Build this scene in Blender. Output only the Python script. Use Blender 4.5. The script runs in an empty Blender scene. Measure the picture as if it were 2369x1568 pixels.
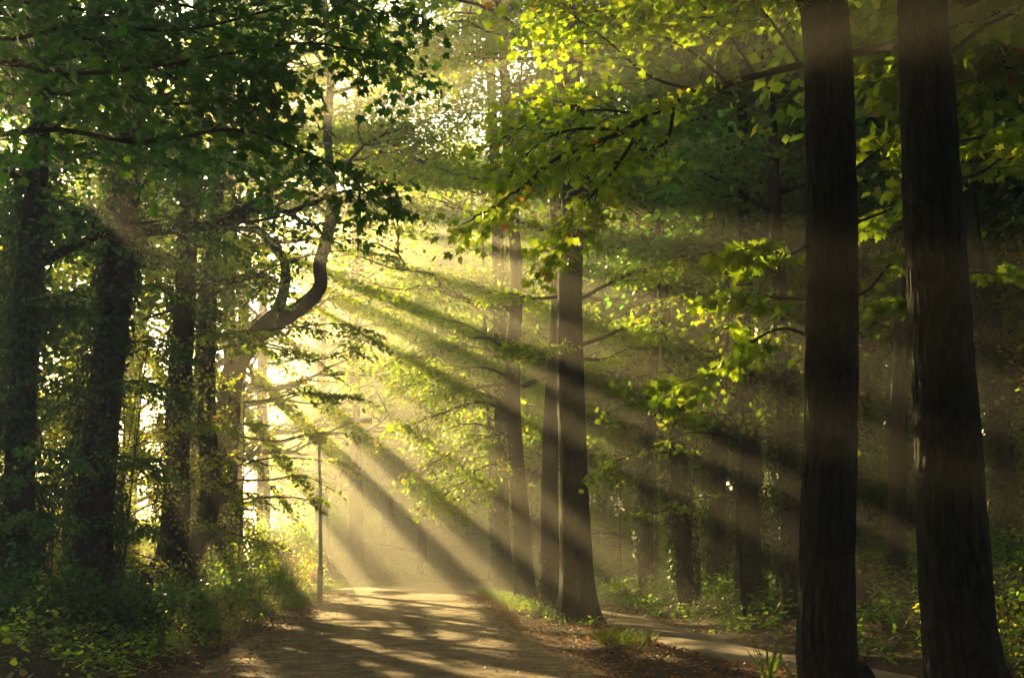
import bpy, math
import numpy as np

# ------------------------------------------------------------------ basics
SC = bpy.context.scene
COL = SC.collection
R = math.radians
rng = np.random.default_rng(11)

CAM = np.array([0.0, 0.0, 1.5])
PITCH = R(10.9)
LENS = 40.0
FPX = 1024 * LENS / 36.0
SUN_AZ, SUN_EL = R(24.0), R(18.6)          # azimuth to the left of straight ahead
SUN = np.array([-math.sin(SUN_AZ) * math.cos(SUN_EL), math.cos(SUN_AZ) * math.cos(SUN_EL), math.sin(SUN_EL)])
SH = np.cross(SUN, [0, 0, 1.0]); SH /= np.linalg.norm(SH)      # to the right
SV = np.cross(SH, SUN)                                          # up


def at(dx, dy, Y):
    """A point of the place at distance Y ahead, from its position in the 2369 x 1568 view."""
    cx = (dx - 1184.5) / 2369 * 1024 / FPX
    cy = (784 - dy) / 2369 * 1024 / FPX
    d = np.array([cx, math.cos(PITCH) - cy * math.sin(PITCH), math.sin(PITCH) + cy * math.cos(PITCH)])
    return CAM + d * (Y / d[1])


def ss(a, b, x):
    t = np.clip((x - a) / (b - a), 0, 1)
    return t * t * (3 - 2 * t)


def vnoise(p, seed=0):
    """Value noise in 3D, p (N,3) -> -1..1."""
    p = np.asarray(p, float)
    i = np.floor(p).astype(np.int64)
    f = p - i
    f = f * f * (3 - 2 * f)

    def h(ix, iy, iz):
        n = (ix * 374761393 + iy * 668265263 + iz * 2147483647 + seed * 974634777) & 0xFFFFFFFF
        n = ((n ^ (n >> 13)) * 1274126177) & 0xFFFFFFFF
        n = n ^ (n >> 16)
        return (n & 0xFFFF) / 32767.5 - 1
    out = 0
    for a in (0, 1):
        for b in (0, 1):
            for c in (0, 1):
                w = (f[:, 0] if a else 1 - f[:, 0]) * (f[:, 1] if b else 1 - f[:, 1]) * (f[:, 2] if c else 1 - f[:, 2])
                out = out + w * h(i[:, 0] + a, i[:, 1] + b, i[:, 2] + c)
    return out


def nrm(v):
    v = np.asarray(v, float)
    return v / np.maximum(np.linalg.norm(v, axis=-1, keepdims=True), 1e-9)


# ------------------------------------------------------------------ mesh builder
class Geo:
    def __init__(self):
        self.v, self.f, self.n = [], [], 0          # f: list of (F,k) index arrays

    def add(self, verts, faces):
        verts = np.asarray(verts, float)
        self.v.append(verts)
        for fa in (faces if isinstance(faces, list) else [faces]):
            self.f.append(np.asarray(fa, np.int64) + self.n)
        self.n += len(verts)

    def mesh(self, name, mat, smooth=False):
        me = bpy.data.meshes.new(name)
        if self.n:
            v = np.concatenate(self.v)
            me.vertices.add(len(v))
            me.vertices.foreach_set('co', v.astype(np.float32).ravel())
            li = np.concatenate([a.ravel() for a in self.f])
            cnt = np.concatenate([np.full(len(a), a.shape[1]) for a in self.f])
            me.loops.add(len(li))
            me.loops.foreach_set('vertex_index', li.astype(np.int32))
            me.polygons.add(len(cnt))
            st = np.concatenate([[0], np.cumsum(cnt)[:-1]])
            me.polygons.foreach_set('loop_start', st.astype(np.int32))
            me.polygons.foreach_set('use_smooth', np.full(len(cnt), smooth))
            me.update(calc_edges=True)
        if mat:
            me.materials.append(mat)
        return me

    def build(self, name, mat, parent=None, smooth=False):
        o = bpy.data.objects.new(name, self.mesh(name, mat, smooth))
        COL.objects.link(o)
        if parent is not None:
            o.parent = parent
        return o

    def tube(self, path, rad, sides=8, disp=None, cap=True):
        path = np.asarray(path, float)
        rad = np.asarray(rad, float)
        n = len(path)
        tan = nrm(np.gradient(path, axis=0))
        ref = np.array([1.0, 0, 0]) if abs(tan[0][0]) < .8 else np.array([0, 1.0, 0])
        a = nrm(ref - tan[0] * ref.dot(tan[0]))
        A = np.zeros((n, 3))
        for i in range(n):
            a = nrm(a - tan[i] * a.dot(tan[i]))
            A[i] = a
        B = np.cross(tan, A)
        th = np.linspace(0, 2 * np.pi, sides, endpoint=False)
        dirs = np.cos(th)[None, :, None] * A[:, None] + np.sin(th)[None, :, None] * B[:, None]
        r = rad[:, None] * np.ones((1, sides))
        if disp is not None:
            r = r + disp(path, th, rad)
        v = (path[:, None] + dirs * r[..., None]).reshape(-1, 3)
        i, j = np.meshgrid(np.arange(n - 1), np.arange(sides), indexing='ij')
        j2 = (j + 1) % sides
        q = np.stack([i * sides + j, i * sides + j2, (i + 1) * sides + j2, (i + 1) * sides + j], -1).reshape(-1, 4)
        fs = [q]
        if cap:
            fs.append(np.arange((n - 1) * sides, n * sides)[None])
            fs.append(np.arange(sides)[::-1][None])
        self.add(v, fs)

    def box(self, lo, hi):
        x0, y0, z0 = lo
        x1, y1, z1 = hi
        v = [(x0, y0, z0), (x1, y0, z0), (x1, y1, z0), (x0, y1, z0), (x0, y0, z1), (x1, y0, z1), (x1, y1, z1), (x0, y1, z1)]
        self.add(v, np.array([(0, 3, 2, 1), (4, 5, 6, 7), (0, 1, 5, 4), (1, 2, 6, 5), (2, 3, 7, 6), (3, 0, 4, 7)]))

    def leaves(self, pos, tip, nor, size, tmpl):
        """one face per leaf: stem at pos, pointing along tip, facing nor"""
        pos, tip, nor = np.asarray(pos), nrm(tip), np.asarray(nor, float)
        x = nrm(np.cross(tip, nor))
        n2 = np.cross(x, tip)
        t = np.asarray(tmpl)
        size = np.asarray(size).reshape(-1, 1, 1)
        v = pos[:, None] + size * (t[None, :, 0:1] * x[:, None] + t[None, :, 1:2] * tip[:, None] + t[None, :, 2:3] * n2[:, None])
        k = len(t)
        N = len(pos)
        self.add(v.reshape(-1, 3), (np.arange(N * k)).reshape(N, k))


def outline(half, curl=.12):
    pts = list(half) + [(-x, y) for x, y in reversed(half) if x > 1e-6]
    return [(x, y, -curl * (y - .35) ** 2 - .25 * abs(x) * curl * 3) for x, y in pts]


T_QUAD = [(0, 0, 0), (.36, .45, -.06), (0, 1, -.1), (-.36, .45, -.06)]
T_OVAL = outline([(0, 0), (.24, .22), (.29, .52), (.16, .8), (0, 1)])
T_MAPLE = outline([(0, 0), (.10, .02), (.34, -.14), (.26, .06), (.50, .04), (.33, .2), (.66, .36), (.42, .38),
                   (.56, .66), (.32, .54), (.18, .5), (.26, .74), (.11, .76), (0, 1.06)])
T_BLADE = [(-.03, 0, 0), (.03, 0, 0), (.026, .5, .04), (0, 1, .22), (-.026, .5, .04)]


# ------------------------------------------------------------------ materials
def nodes(name):
    m = bpy.data.materials.new(name)
    m.use_nodes = True
    nt = m.node_tree
    nt.nodes.clear()
    out = nt.nodes.new('ShaderNodeOutputMaterial')

    def N(t, **kw):
        n = nt.nodes.new('ShaderNode' + t)
        for k, v in kw.items():
            if k.startswith('i_'):
                n.inputs[k[2:].replace('_', ' ')].default_value = v
            else:
                setattr(n, k, v)
        return n
    return m, nt, out, N, nt.links.new


def ramp(N, stops):
    r = N('ValToRGB')
    e = r.color_ramp.elements
    while len(e) < len(stops):
        e.new(.5)
    for i, (p, c) in enumerate(stops):
        e[i].position = p
        e[i].color = (*c, 1)
    return r


def leaf_material(name, refl, trans, tfac=.5, rough=.45, spec=.35):
    """refl / trans: colour stops over the per-leaf random value."""
    m, nt, out, N, L = nodes(name)
    g = N('NewGeometry')
    r1 = ramp(N, refl)
    r2 = ramp(N, trans)
    L(g.outputs['Random Per Island'], r1.inputs[0])
    L(g.outputs['Random Per Island'], r2.inputs[0])
    p = N('BsdfPrincipled', i_Roughness=rough)
    p.inputs['Specular IOR Level'].default_value = spec
    L(r1.outputs[0], p.inputs['Base Color'])
    t = N('BsdfTranslucent')
    L(r2.outputs[0], t.inputs['Color'])
    mx = N('MixShader')
    mx.inputs[0].default_value = tfac
    L(p.outputs[0], mx.inputs[1])
    L(t.outputs[0], mx.inputs[2])
    L(mx.outputs[0], out.inputs['Surface'])
    return m


def bark_material(name, dark, light, moss=None, scale=1.0, bump=.6):
    m, nt, out, N, L = nodes(name)
    tc = N('TexCoord')
    mp = N('Mapping')
    mp.inputs['Scale'].default_value = (10 * scale, 10 * scale, 3.4 * scale)
    L(tc.outputs['Object'], mp.inputs[0])
    n1 = N('TexNoise', i_Scale=1.6, i_Detail=6.0, i_Roughness=.6)
    L(mp.outputs[0], n1.inputs['Vector'])
    v1 = N('TexVoronoi', feature='DISTANCE_TO_EDGE', i_Scale=1.3)
    mm = N('MixRGB')
    mm.inputs[0].default_value = .25
    L(mp.outputs[0], mm.inputs[1])
    L(n1.outputs['Color'], mm.inputs[2])
    L(mm.outputs[0], v1.inputs['Vector'])
    mul = N('Math', operation='MULTIPLY_ADD')
    L(v1.outputs['Distance'], mul.inputs[0])
    mul.inputs[1].default_value = 1.6
    L(n1.outputs['Fac'], mul.inputs[2])
    rp = ramp(N, [(.5, dark), (.62, tuple(.5 * (a + b) for a, b in zip(dark, light))), (.9, light)])
    L(mul.outputs[0], rp.inputs[0])
    col = rp.outputs[0]
    if moss:
        n2 = N('TexNoise', i_Scale=1.1, i_Detail=4.0)
        L(tc.outputs['Object'], n2.inputs['Vector'])
        r2 = ramp(N, [(.5, (0, 0, 0)), (.68, (.75, .75, .75))])
        L(n2.outputs['Fac'], r2.inputs[0])
        mx = N('MixRGB')
        L(r2.outputs[0], mx.inputs[0])
        L(col, mx.inputs[1])
        mx.inputs[2].default_value = (*moss, 1)
        col = mx.outputs[0]
    p = N('BsdfPrincipled', i_Roughness=.9)
    p.inputs['Specular IOR Level'].default_value = .15
    L(col, p.inputs['Base Color'])
    b = N('Bump', i_Strength=bump, i_Distance=.04)
    L(mul.outputs[0], b.inputs['Height'])
    L(b.outputs[0], p.inputs['Normal'])
    L(p.outputs[0], out.inputs['Surface'])
    return m


def ground_material(name, stops, scale, fine, bump=.5, rough=.95, second=None):
    m, nt, out, N, L = nodes(name)
    tc = N('TexCoord')
    n1 = N('TexNoise', i_Scale=scale, i_Detail=8.0, i_Roughness=.62)
    L(tc.outputs['Object'], n1.inputs['Vector'])
    n2 = N('TexNoise', i_Scale=fine, i_Detail=4.0, i_Roughness=.7)
    L(tc.outputs['Object'], n2.inputs['Vector'])
    ad = N('Math', operation='MULTIPLY_ADD')
    L(n2.outputs['Fac'], ad.inputs[0])
    ad.inputs[1].default_value = .55
    sb = N('Math', operation='MULTIPLY')
    sb.inputs[1].default_value = .5
    L(n1.outputs['Fac'], sb.inputs[0])
    L(sb.outputs[0], ad.inputs[2])
    rp = ramp(N, stops)
    L(ad.outputs[0], rp.inputs[0])
    col = rp.outputs[0]
    if second:
        # an even colour change beyond a boundary in plan (field beyond the wood)
        c2, x0, x1 = second
        sx = N('SeparateXYZ')
        L(tc.outputs['Object'], sx.inputs[0])
        mr = N('MapRange')
        mr.inputs['From Min'].default_value = x0
        mr.inputs['From Max'].default_value = x1
        L(sx.outputs['X'], mr.inputs[0])
        mx = N('MixRGB')
        L(mr.outputs[0], mx.inputs[0])
        mx.inputs[2].default_value = (*c2, 1)
        L(col, mx.inputs[1])
        col = mx.outputs[0]
    p = N('BsdfPrincipled', i_Roughness=rough)
    p.inputs['Specular IOR Level'].default_value = .2
    L(col, p.inputs['Base Color'])
    b = N('Bump', i_Strength=bump, i_Distance=.03)
    L(n2.outputs['Fac'], b.inputs['Height'])
    L(b.outputs[0], p.inputs['Normal'])
    L(p.outputs[0], out.inputs['Surface'])
    return m


def plain(name, col, rough=.5, metal=0.0, spec=.5):
    m, nt, out, N, L = nodes(name)
    p = N('BsdfPrincipled', i_Roughness=rough, i_Metallic=metal)
    p.inputs['Specular IOR Level'].default_value = spec
    tc = N('TexCoord')
    n = N('TexNoise', i_Scale=14.0, i_Detail=5.0)
    L(tc.outputs['Object'], n.inputs['Vector'])
    r = ramp(N, [(.3, tuple(c * .75 for c in col)), (.7, col)])
    L(n.outputs['Fac'], r.inputs[0])
    L(r.outputs[0], p.inputs['Base Color'])
    L(p.outputs[0], out.inputs['Surface'])
    return m


G1, G2, G3 = (.022, .06, .010), (.04, .10, .012), (.075, .14, .016)
M_LEAF = leaf_material('broad_leaf', [(0, G1), (.5, G2), (.96, G3), (.99, (.2, .1, .02))],
                       [(0, (.26, .48, .02)), (.5, (.42, .64, .03)), (.95, (.62, .70, .05)), (.99, (.6, .25, .03))], .52)
M_LEAF_YEL = leaf_material('backlight_tinted_leaf', [(0, (.05, .11, .012)), (.6, (.09, .15, .016)), (.94, (.15, .17, .02)), (.98, (.25, .1, .02))],
                           [(0, (.46, .66, .03)), (.5, (.64, .76, .05)), (.94, (.80, .74, .06)), (.985, (.75, .3, .04))], .56)  # brighter, yellower copy of the leaf: backlight put into the colour
M_LEAF_DARK = leaf_material('shade_tinted_leaf', [(0, (.012, .045, .013)), (.6, (.022, .068, .015)), (.95, (.04, .09, .018))],
                            [(0, (.05, .22, .02)), (.6, (.10, .32, .03)), (.95, (.24, .42, .03))], .45, .4, .3)  # darker copy of the leaf: shade of the left side put into the colour
M_LEAF_WOOD = leaf_material('wood_leaf', [(0, (.025, .085, .02)), (.6, (.045, .13, .025)), (.96, (.08, .16, .03))],
                            [(0, (.14, .42, .04)), (.6, (.24, .54, .05)), (.96, (.4, .56, .06))], .5, .4, .35)
M_MAPLE = leaf_material('maple_leaf', [(0, (.03, .09, .012)), (.5, (.05, .13, .014)), (.97, (.09, .17, .02)), (.998, (.3, .1, .02))],
                        [(0, (.32, .54, .02)), (.5, (.48, .68, .03)), (.97, (.66, .76, .04)), (.998, (.7, .25, .04))], .58, .4, .4)
M_IVY = leaf_material('ivy_leaf', [(0, (.012, .04, .012)), (.6, (.02, .06, .016)), (.95, (.035, .08, .02))],
                      [(0, (.05, .14, .02)), (.95, (.12, .22, .03))], .3, .55, .2)
M_HERB = leaf_material('herb_leaf', [(0, (.04, .13, .014)), (.6, (.07, .20, .02)), (.95, (.12, .23, .035))],
                       [(0, (.2, .48, .03)), (.6, (.32, .58, .04)), (.95, (.5, .56, .08))], .5, .45, .3)
M_GRASS = leaf_material('grass_blade', [(0, (.05, .11, .015)), (.7, (.08, .15, .02)), (.9, (.2, .17, .06))],
                        [(0, (.3, .48, .04)), (.7, (.4, .52, .05)), (.9, (.5, .4, .12))], .45)
M_LITTER = leaf_material('dry_leaf', [(0, (.07, .03, .012)), (.4, (.18, .06, .016)), (.7, (.32, .085, .018)), (.86, (.5, .10, .02)), (.95, (.45, .26, .05))],
                         [(0, (.12, .05, .02)), (.6, (.5, .16, .03)), (.95, (.6, .35, .06))], .25, .6)
M_FLOWER = leaf_material('pale_flower', [(0, (.5, .42, .38)), (.6, (.75, .68, .6)), (.9, (.7, .16, .06))],
                         [(0, (.6, .5, .4)), (.6, (.75, .7, .55)), (.9, (.8, .2, .08))], .4)
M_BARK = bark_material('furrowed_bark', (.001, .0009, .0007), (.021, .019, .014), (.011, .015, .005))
M_BARK_BROWN = bark_material('brown_bark', (.012, .009, .006), (.05, .037, .024), (.03, .04, .012))
M_BARK_PALE = bark_material('pale_bark', (.08, .07, .055), (.22, .2, .16), None)
M_TWIG = bark_material('twig_bark', (.02, .016, .011), (.05, .04, .025), None, 3, .2)
M_SOIL = ground_material('forest_soil', [(.3, (.022, .015, .009)), (.55, (.055, .036, .02)), (.75, (.10, .065, .032))], .8, 22,
                         .8, second=((.11, .13, .035), -12.5, -17.0))
M_ROAD = ground_material('gritty_road', [(.40, (.022, .014, .008)), (.47, (.10, .066, .038)), (.55, (.17, .112, .062)), (.63, (.38, .25, .135))], 2.2, 17, 1.0, .85)
M_PATH = ground_material('dusty_path', [(.28, (.10, .078, .056)), (.5, (.2, .155, .11)), (.74, (.30, .24, .17))], .7, 40, .6, .85)
M_LAMP = plain('lamp_paint', (.6, .68, .52), .4, .0)
M_LAMP_HEAD = leaf_material('lamp_housing', [(0, (.82, .84, .82)), (1, (.82, .84, .82))], [(0, (.8, .8, .74)), (1, (.8, .8, .74))], .5, .35, .5)
M_LENS = leaf_material('lamp_lens', [(0, (.85, .8, .65)), (1, (.85, .8, .65))], [(0, (.98, .9, .7)), (1, (.98, .9, .7))], .8, .25, .5)


def tag(o, label=None, cat=None, group=None, kind=None):
    for k, v in (('label', label), ('category', cat), ('group', group), ('kind', kind)):
        if v:
            o[k] = v
    return o


def empty(name, loc=(0, 0, 0)):
    o = bpy.data.objects.new(name, None)
    COL.objects.link(o)
    o.location = loc
    return o


# ------------------------------------------------------------------ plan of the place
def bend(y):
    return .016 * np.clip(y - 55, 0, 60) ** 2


def road_l(y):
    return -4.8 - .107 * (y - 18.8) + bend(y)


def road_r(y):
    return road_l(y) + 5.9 + .022 * np.clip(y - 18.8, -12, 40)


def path_l(y):
    return 2.55 - .11 * (y - 21) + .012 * np.clip(20 - y, 0, 30) ** 2 + .12 * np.clip(20 - y, 0, 30) * .35 + bend(y)


def path_r(y):
    return path_l(y) + 1.55 + .012 * np.clip(y - 15, 0, 40)


def height(x, y):
    x = np.asarray(x, float)
    y = np.asarray(y, float)
    p = np.stack([x * .5, y * .5, np.zeros_like(x)], -1).reshape(-1, 3)
    n = (vnoise(p, 3) * .5 + vnoise(p * 2.7, 4) * .3 + vnoise(p * 7, 5) * .12).reshape(x.shape)
    dr = x - path_r(y)
    dl = road_l(y) - x
    bank = ss(.2, 5.5, dr) * 1.55 + .12 * np.clip(dr - 6, 0, 40) * .6
    left = ss(.2, 2.6, dl) * .42 - ss(4, 12, dl) * .25
    mid = ss(0, .6, x - road_r(y)) * ss(0, .5, path_l(y) - x) * .07
    off = np.maximum(np.maximum(ss(.1, 1.2, dr), ss(.1, 1.2, dl)) * .22, mid * .6)
    return bank + left + mid + n * off


def hz(x, y):
    return float(height(np.array([x]), np.array([y]))[0])


def base(x, y):
    return np.array([x, y, hz(x, y)])


# ground: one sheet, fine near the road and coarse to the horizon
def sheet(xs, ys, zf):
    X, Y = np.meshgrid(xs, ys)
    v = np.stack([X, Y, zf(X, Y)], -1).reshape(-1, 3)
    ny, nx = X.shape
    i, j = np.meshgrid(np.arange(ny - 1), np.arange(nx - 1), indexing='ij')
    return v, np.stack([i * nx + j, i * nx + j + 1, (i + 1) * nx + j + 1, (i + 1) * nx + j], -1).reshape(-1, 4)


g = Geo()
xs = np.concatenate([[-420, -300, -200, -140, -100, -70, -50, -40], np.arange(-32, 32.01, .4), [40, 50, 70, 100, 140, 200, 300, 420]])
ys = np.concatenate([[-60, -40, -20], np.arange(-8, 90, .5), np.arange(90, 130, 3), [140, 160, 190, 230, 280, 340, 420, 520]])
g.add(*sheet(xs, ys, height))
tag(g.build('ground', M_SOIL, smooth=True), kind='structure')


def strip(name, mat, lf, rf, y0, y1, n, lift, wob, kind='structure'):
    g = Geo()
    ys = np.arange(y0, y1, .35)
    t = np.linspace(0, 1, n)
    wl = vnoise(np.stack([ys * 0, ys * .7, ys * 0], -1), 8) * wob + vnoise(np.stack([ys * 0, ys * 2.3, ys * 0], -1), 9) * wob * .4
    wr = vnoise(np.stack([ys * 0 + 7, ys * .7, ys * 0], -1), 8) * wob + vnoise(np.stack([ys * 0 + 5, ys * 2.3, ys * 0], -1), 9) * wob * .4
    l, r = lf(ys) + wl, rf(ys) + wr
    X = l[:, None] + (r - l)[:, None] * t[None]
    Y = np.repeat(ys[:, None], n, 1)
    crown = (1 - (2 * t - 1) ** 2)[None] * .05
    Z = np.maximum(height(X, Y), 0) * 1.0 + lift + crown
    Z[:, [0, -1]] -= .03
    v = np.stack([X, Y, Z], -1).reshape(-1, 3)
    ny, nx = X.shape
    i, j = np.meshgrid(np.arange(ny - 1), np.arange(nx - 1), indexing='ij')
    g.add(v, np.stack([i * nx + j, i * nx + j + 1, (i + 1) * nx + j + 1, (i + 1) * nx + j], -1).reshape(-1, 4))
    return tag(g.build(name, mat, smooth=True), kind=kind)


strip('road', M_ROAD, road_l, road_r, -8, 110, 14, .006, .18)
strip('footpath', M_PATH, path_l, path_r, -8, 90, 8, .006, .1)


# ------------------------------------------------------------------ sunlight gaps between the crowns on the left
# (angle round the sun as seen from the road, half width, near and far distance from that line)
GAPS = [(-27, 1.0, 8, 14, .03), (-20.5, 4, 5.5, 8.0, .06), (-14.5, .8, 6.5, 7.8, .06), (-19, 1.2, 9, 12.5, .05), (-14, 1.1, 9, 13, .05), (-9, .9, 9.5, 13, .05), (-7, 1.5, 9, 10.6, .3),
        (-1.4, 1.4, 9.3, 23, .02), (2, 4.6, 4.4, 6.3, .05), (.6, 1.4, 6.8, 8.3, .02), (2.2, .7, 8.0, 8.9, .1), (3.4, .8, 9.3, 22, .02), (7.6, 2.4, 8.8, 21, .08), (12.9, 1.8, 9, 21, .08),
        (12.3, 2.4, 6.4, 8.3, .03), (6.3, 1.4, 7.4, 8.6, .03), (17.6, .7, 10, 17, .03), (21.8, .8, 10, 26, .03), (21, 1.3, 11.6, 13.4, .02), (26, 2.6, 13, 26, .1),
        (29.4, 1.5, 8.6, 27, .02), (34.1, 1.0, 10, 27, .03), (32.4, .9, 12, 19, .03), (37.4, 1.6, 11, 16, .05), (38.5, 1.0, 9, 27, .03), (43.6, 1.9, 8, 24, .02), (48.8, 1.0, 8, 26, .03),
        (53, 2.0, 7.5, 27, .02), (58.5, 1.3, 7.5, 26, .03), (63, 1.4, 7, 26, .03), (69, 1.5, 7, 24, .05)]


def lit_keep(P, mid=False):
    """True for leaves that stay: the openings between the crowns carry few leaves."""
    q = P - CAM
    u, v = q @ SH, q @ SV
    r = np.hypot(u, v)
    phi = np.degrees(np.arctan2(-v, u))
    z0 = r * 0
    nz = vnoise(np.stack([phi * .25, r * .35, z0], -1), 21)
    rnd = np.random.default_rng(5).random(len(P))
    k = np.ones(len(P), bool)
    if mid:          # the trees on the right keep more of their upper leaves
        r = np.where((phi < -3) & (vnoise(np.stack([u * 1.3, v * 1.3, z0], -1), 25) > -.1), 0, r)
    for pc, hw, r0, r1, keep in GAPS:
        w = hw * (1 + .4 * nz)
        inside = (np.abs(phi - pc) < w) & (r > r0 * (1 - .06 * nz)) & (r < r1 * (1 + .06 * nz))
        k &= ~(inside & (rnd > (max(keep, .45) if mid else keep)))
    # small irregular openings that let light down to the road
    n2 = vnoise(np.stack([u * .75, v * .95, z0], -1), 22) + .4 * vnoise(np.stack([u * 2, v * 2.4, z0], -1), 23)
    k &= ~((phi > 37) & (phi < 72) & (r > 7.5) & (r < 22) & (n2 > .3) & (rnd > .05))
    return k


def mid_keep(P):
    return lit_keep(P, True)


# ------------------------------------------------------------------ trees
def wander(p0, p1, n, amp, rg, sag=0.0):
    p0, p1 = np.asarray(p0, float), np.asarray(p1, float)
    t = np.linspace(0, 1, n)
    L = np.linalg.norm(p1 - p0)
    o = rg.normal(0, 1, (n, 3)).cumsum(0)
    o = o - t[:, None] * o[-1]
    o -= o[0] * (1 - t[:, None])
    o *= amp * L / math.sqrt(n)
    p = p0 + (p1 - p0) * t[:, None] + o
    p[:, 2] += -sag * L * (t * t - t) * 0 - sag * L * t * t
    return p


def smooth_path(pts, n):
    """Catmull-Rom through the points, n samples."""
    P = np.asarray(pts, float)
    Q = np.vstack([2 * P[0] - P[1], P, 2 * P[-1] - P[-2]])
    s = np.linspace(0, len(P) - 1 - 1e-6, n)
    i = s.astype(int)
    t = (s - i)[:, None]
    a, b, c, d = Q[i], Q[i + 1], Q[i + 2], Q[i + 3]
    return .5 * (2 * b + (c - a) * t + (2 * a - 5 * b + 4 * c - d) * t * t + (3 * b - a - 3 * c + d) * t ** 3)


def bark_disp(seed, amp, flare=0.0, z0=0.0, lumps=.04):
    def f(path, th, rad):
        n, s = len(path), len(th)
        z = path[:, 2]
        T, Z = np.meshgrid(th, z)
        rr = rad[:, None]
        p1 = np.stack([np.cos(T) * 9, np.sin(T) * 9, Z * 3.4], -1).reshape(-1, 3)
        p2 = np.stack([np.cos(T) * 1.6, np.sin(T) * 1.6, Z * .6], -1).reshape(-1, 3)
        fine = -np.abs(vnoise(p1, seed)).reshape(n, s) * amp - np.abs(vnoise(p1 * 2.1, seed + 1)).reshape(n, s) * amp * .5
        lump = vnoise(p2, seed + 2).reshape(n, s) * lumps * 2 * rr
        fl = 0
        if flare:
            h = np.clip((Z - z0) / (rr * 3.2), 0, None)
            roots = .55 + .45 * np.cos(T * 5 + 1.3 * np.sin(T * 2 + seed))
            fl = flare * rr * np.exp(-h * 2.0) * roots
        return fine + lump + fl
    return f


def foliage(geo, anchors, dirs, n_each, spread, leaf, tmpl, rg, keep=None, flat=.22, droop=.25, up=.75):
    """Sprays of leaves round twig ends: flattish fans along each twig's direction."""
    A = np.repeat(np.asarray(anchors), n_each, 0)
    D = nrm(np.repeat(np.asarray(dirs), n_each, 0))
    N = len(A)
    side = nrm(np.cross(D, [0, 0, 1.0]))
    s = rg.uniform(-.35, 1.0, N) * spread
    w = rg.normal(0, .42, N) * spread * (1.1 - .5 * np.clip(s / spread, 0, 1))
    h = rg.normal(0, flat, N) * spread
    P = A + D * s[:, None] + side * w[:, None] + np.array([0, 0, 1.0]) * (h - droop * (s / spread) ** 2 * spread * .6 - .25 * droop * np.abs(w))[:, None]
    if keep is not None:
        k = keep(P)
        P, D, side, w = P[k], D[k], side[k], w[k]
        N = len(P)
    tip = nrm(D * .8 + side * (np.sign(w) * .6)[:, None] + rg.normal(0, .45, (N, 3)) + np.array([0, 0, -.35]))
    nor = nrm(np.array([0, 0, up]) + rg.normal(0, .55, (N, 3)))
    geo.leaves(P, tip, nor, leaf * rg.uniform(.65, 1.25, N), tmpl)
    return N


def branch_out(tr, start, d, L, r, rg, depth, anchors, dirs, sides=6):
    """A limb with side branches; collects twig anchors."""
    end = start + d * L
    n = max(5, int(L * 1.6))
    p = wander(start, end, n, .09, rg, sag=.03 if depth else -.03)
    t = np.linspace(0, 1, n)
    tr.tube(p, r * (1 - .8 * t) + .006, sides, cap=False)
    k = max(3, int(L * (1.3 if depth else 1.5)))
    for q in range(k):
        tt = .25 + .75 * (q + rg.random()) / k
        i = min(n - 1, int(tt * (n - 1)))
        tang = nrm(p[min(i + 1, n - 1)] - p[max(i - 1, 0)])
        sd = nrm(np.cross(tang, [0, 0, 1.0])) * rg.choice([-1, 1])
        nd = nrm(tang * rg.uniform(.4, .9) + sd * rg.uniform(.4, 1.0) + np.array([0, 0, rg.uniform(-.35, .3)]))
        if depth > 0 and L > 1.6:
            branch_out(tr, p[i], nd, L * rg.uniform(.35, .55), max(.008, r * .4), rg, depth - 1, anchors, dirs, 5)
        else:
            anchors.append(p[i] + nd * .2)
            dirs.append(nd)
    anchors.append(p[-1])
    dirs.append(nrm(p[-1] - p[-2]))


def crown_limbs(tr, trunk_path, trunk_r, rg, z_lo, R_max, n_limbs, anchors, dirs, shape='round', skip=None):
    top = trunk_path[-1][2]
    zs = z_lo + (top - z_lo) * (np.arange(n_limbs) + rg.random(n_limbs) * .8) / n_limbs
    az = rg.uniform(0, 6.28)
    for z in zs:
        i = int(np.argmin(np.abs(trunk_path[:, 2] - z)))
        az += 2.4 + rg.normal(0, .35)
        f = (z - z_lo) / max(top - z_lo, .1)
        L = R_max * (math.sqrt(max(0.08, 1 - (2 * f - .75) ** 2 * .75)) if shape == 'round' else (1.05 - .75 * f)) * rg.uniform(.75, 1.15)
        up = rg.uniform(.05, .35) + .5 * f
        d = nrm(np.array([math.cos(az), math.sin(az), up]))
        if skip is not None and skip(trunk_path[i] + d * L):
            continue
        branch_out(tr, trunk_path[i], d, L, trunk_r[i] * .45, rg, 1, anchors, dirs)


def ivy_on(geo, path, rad, n, rg, size, thick=.12, t_rng=(0, 1)):
    t = rg.uniform(t_rng[0], t_rng[1], n)
    f = t * (len(path) - 1)
    i = np.minimum(f.astype(int), len(path) - 2)
    c = path[i] + (path[i + 1] - path[i]) * (f - i)[:, None]
    r = rad[i]
    th = rg.uniform(0, 6.28, n)
    bump = .5 + .5 * vnoise(np.stack([np.cos(th) * 1.5, np.sin(th) * 1.5, c[:, 2] * .8], -1), 33)
    d = np.stack([np.cos(th), np.sin(th), np.zeros(n)], -1)
    k = vnoise(np.stack([np.cos(th) * 1.2, np.sin(th) * 1.2, c[:, 2] * .55], -1), 34) > -.12 - .25 * (rg.random(n) < .3)
    c, r, th, bump, d = c[k], r[k], th[k], bump[k], d[k]
    n = len(c)
    P = c + d * (r + thick * bump * rg.uniform(.2, 1, n) + .02)[:, None]
    tip = nrm(d * .5 + np.array([0, 0, -1.0]) + rg.normal(0, .45, (n, 3)))
    nor = nrm(d + np.array([0, 0, .4]) + rg.normal(0, .35, (n, 3)))
    geo.leaves(P, tip, nor, size * rg.uniform(.6, 1.3, n), T_OVAL)


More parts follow.
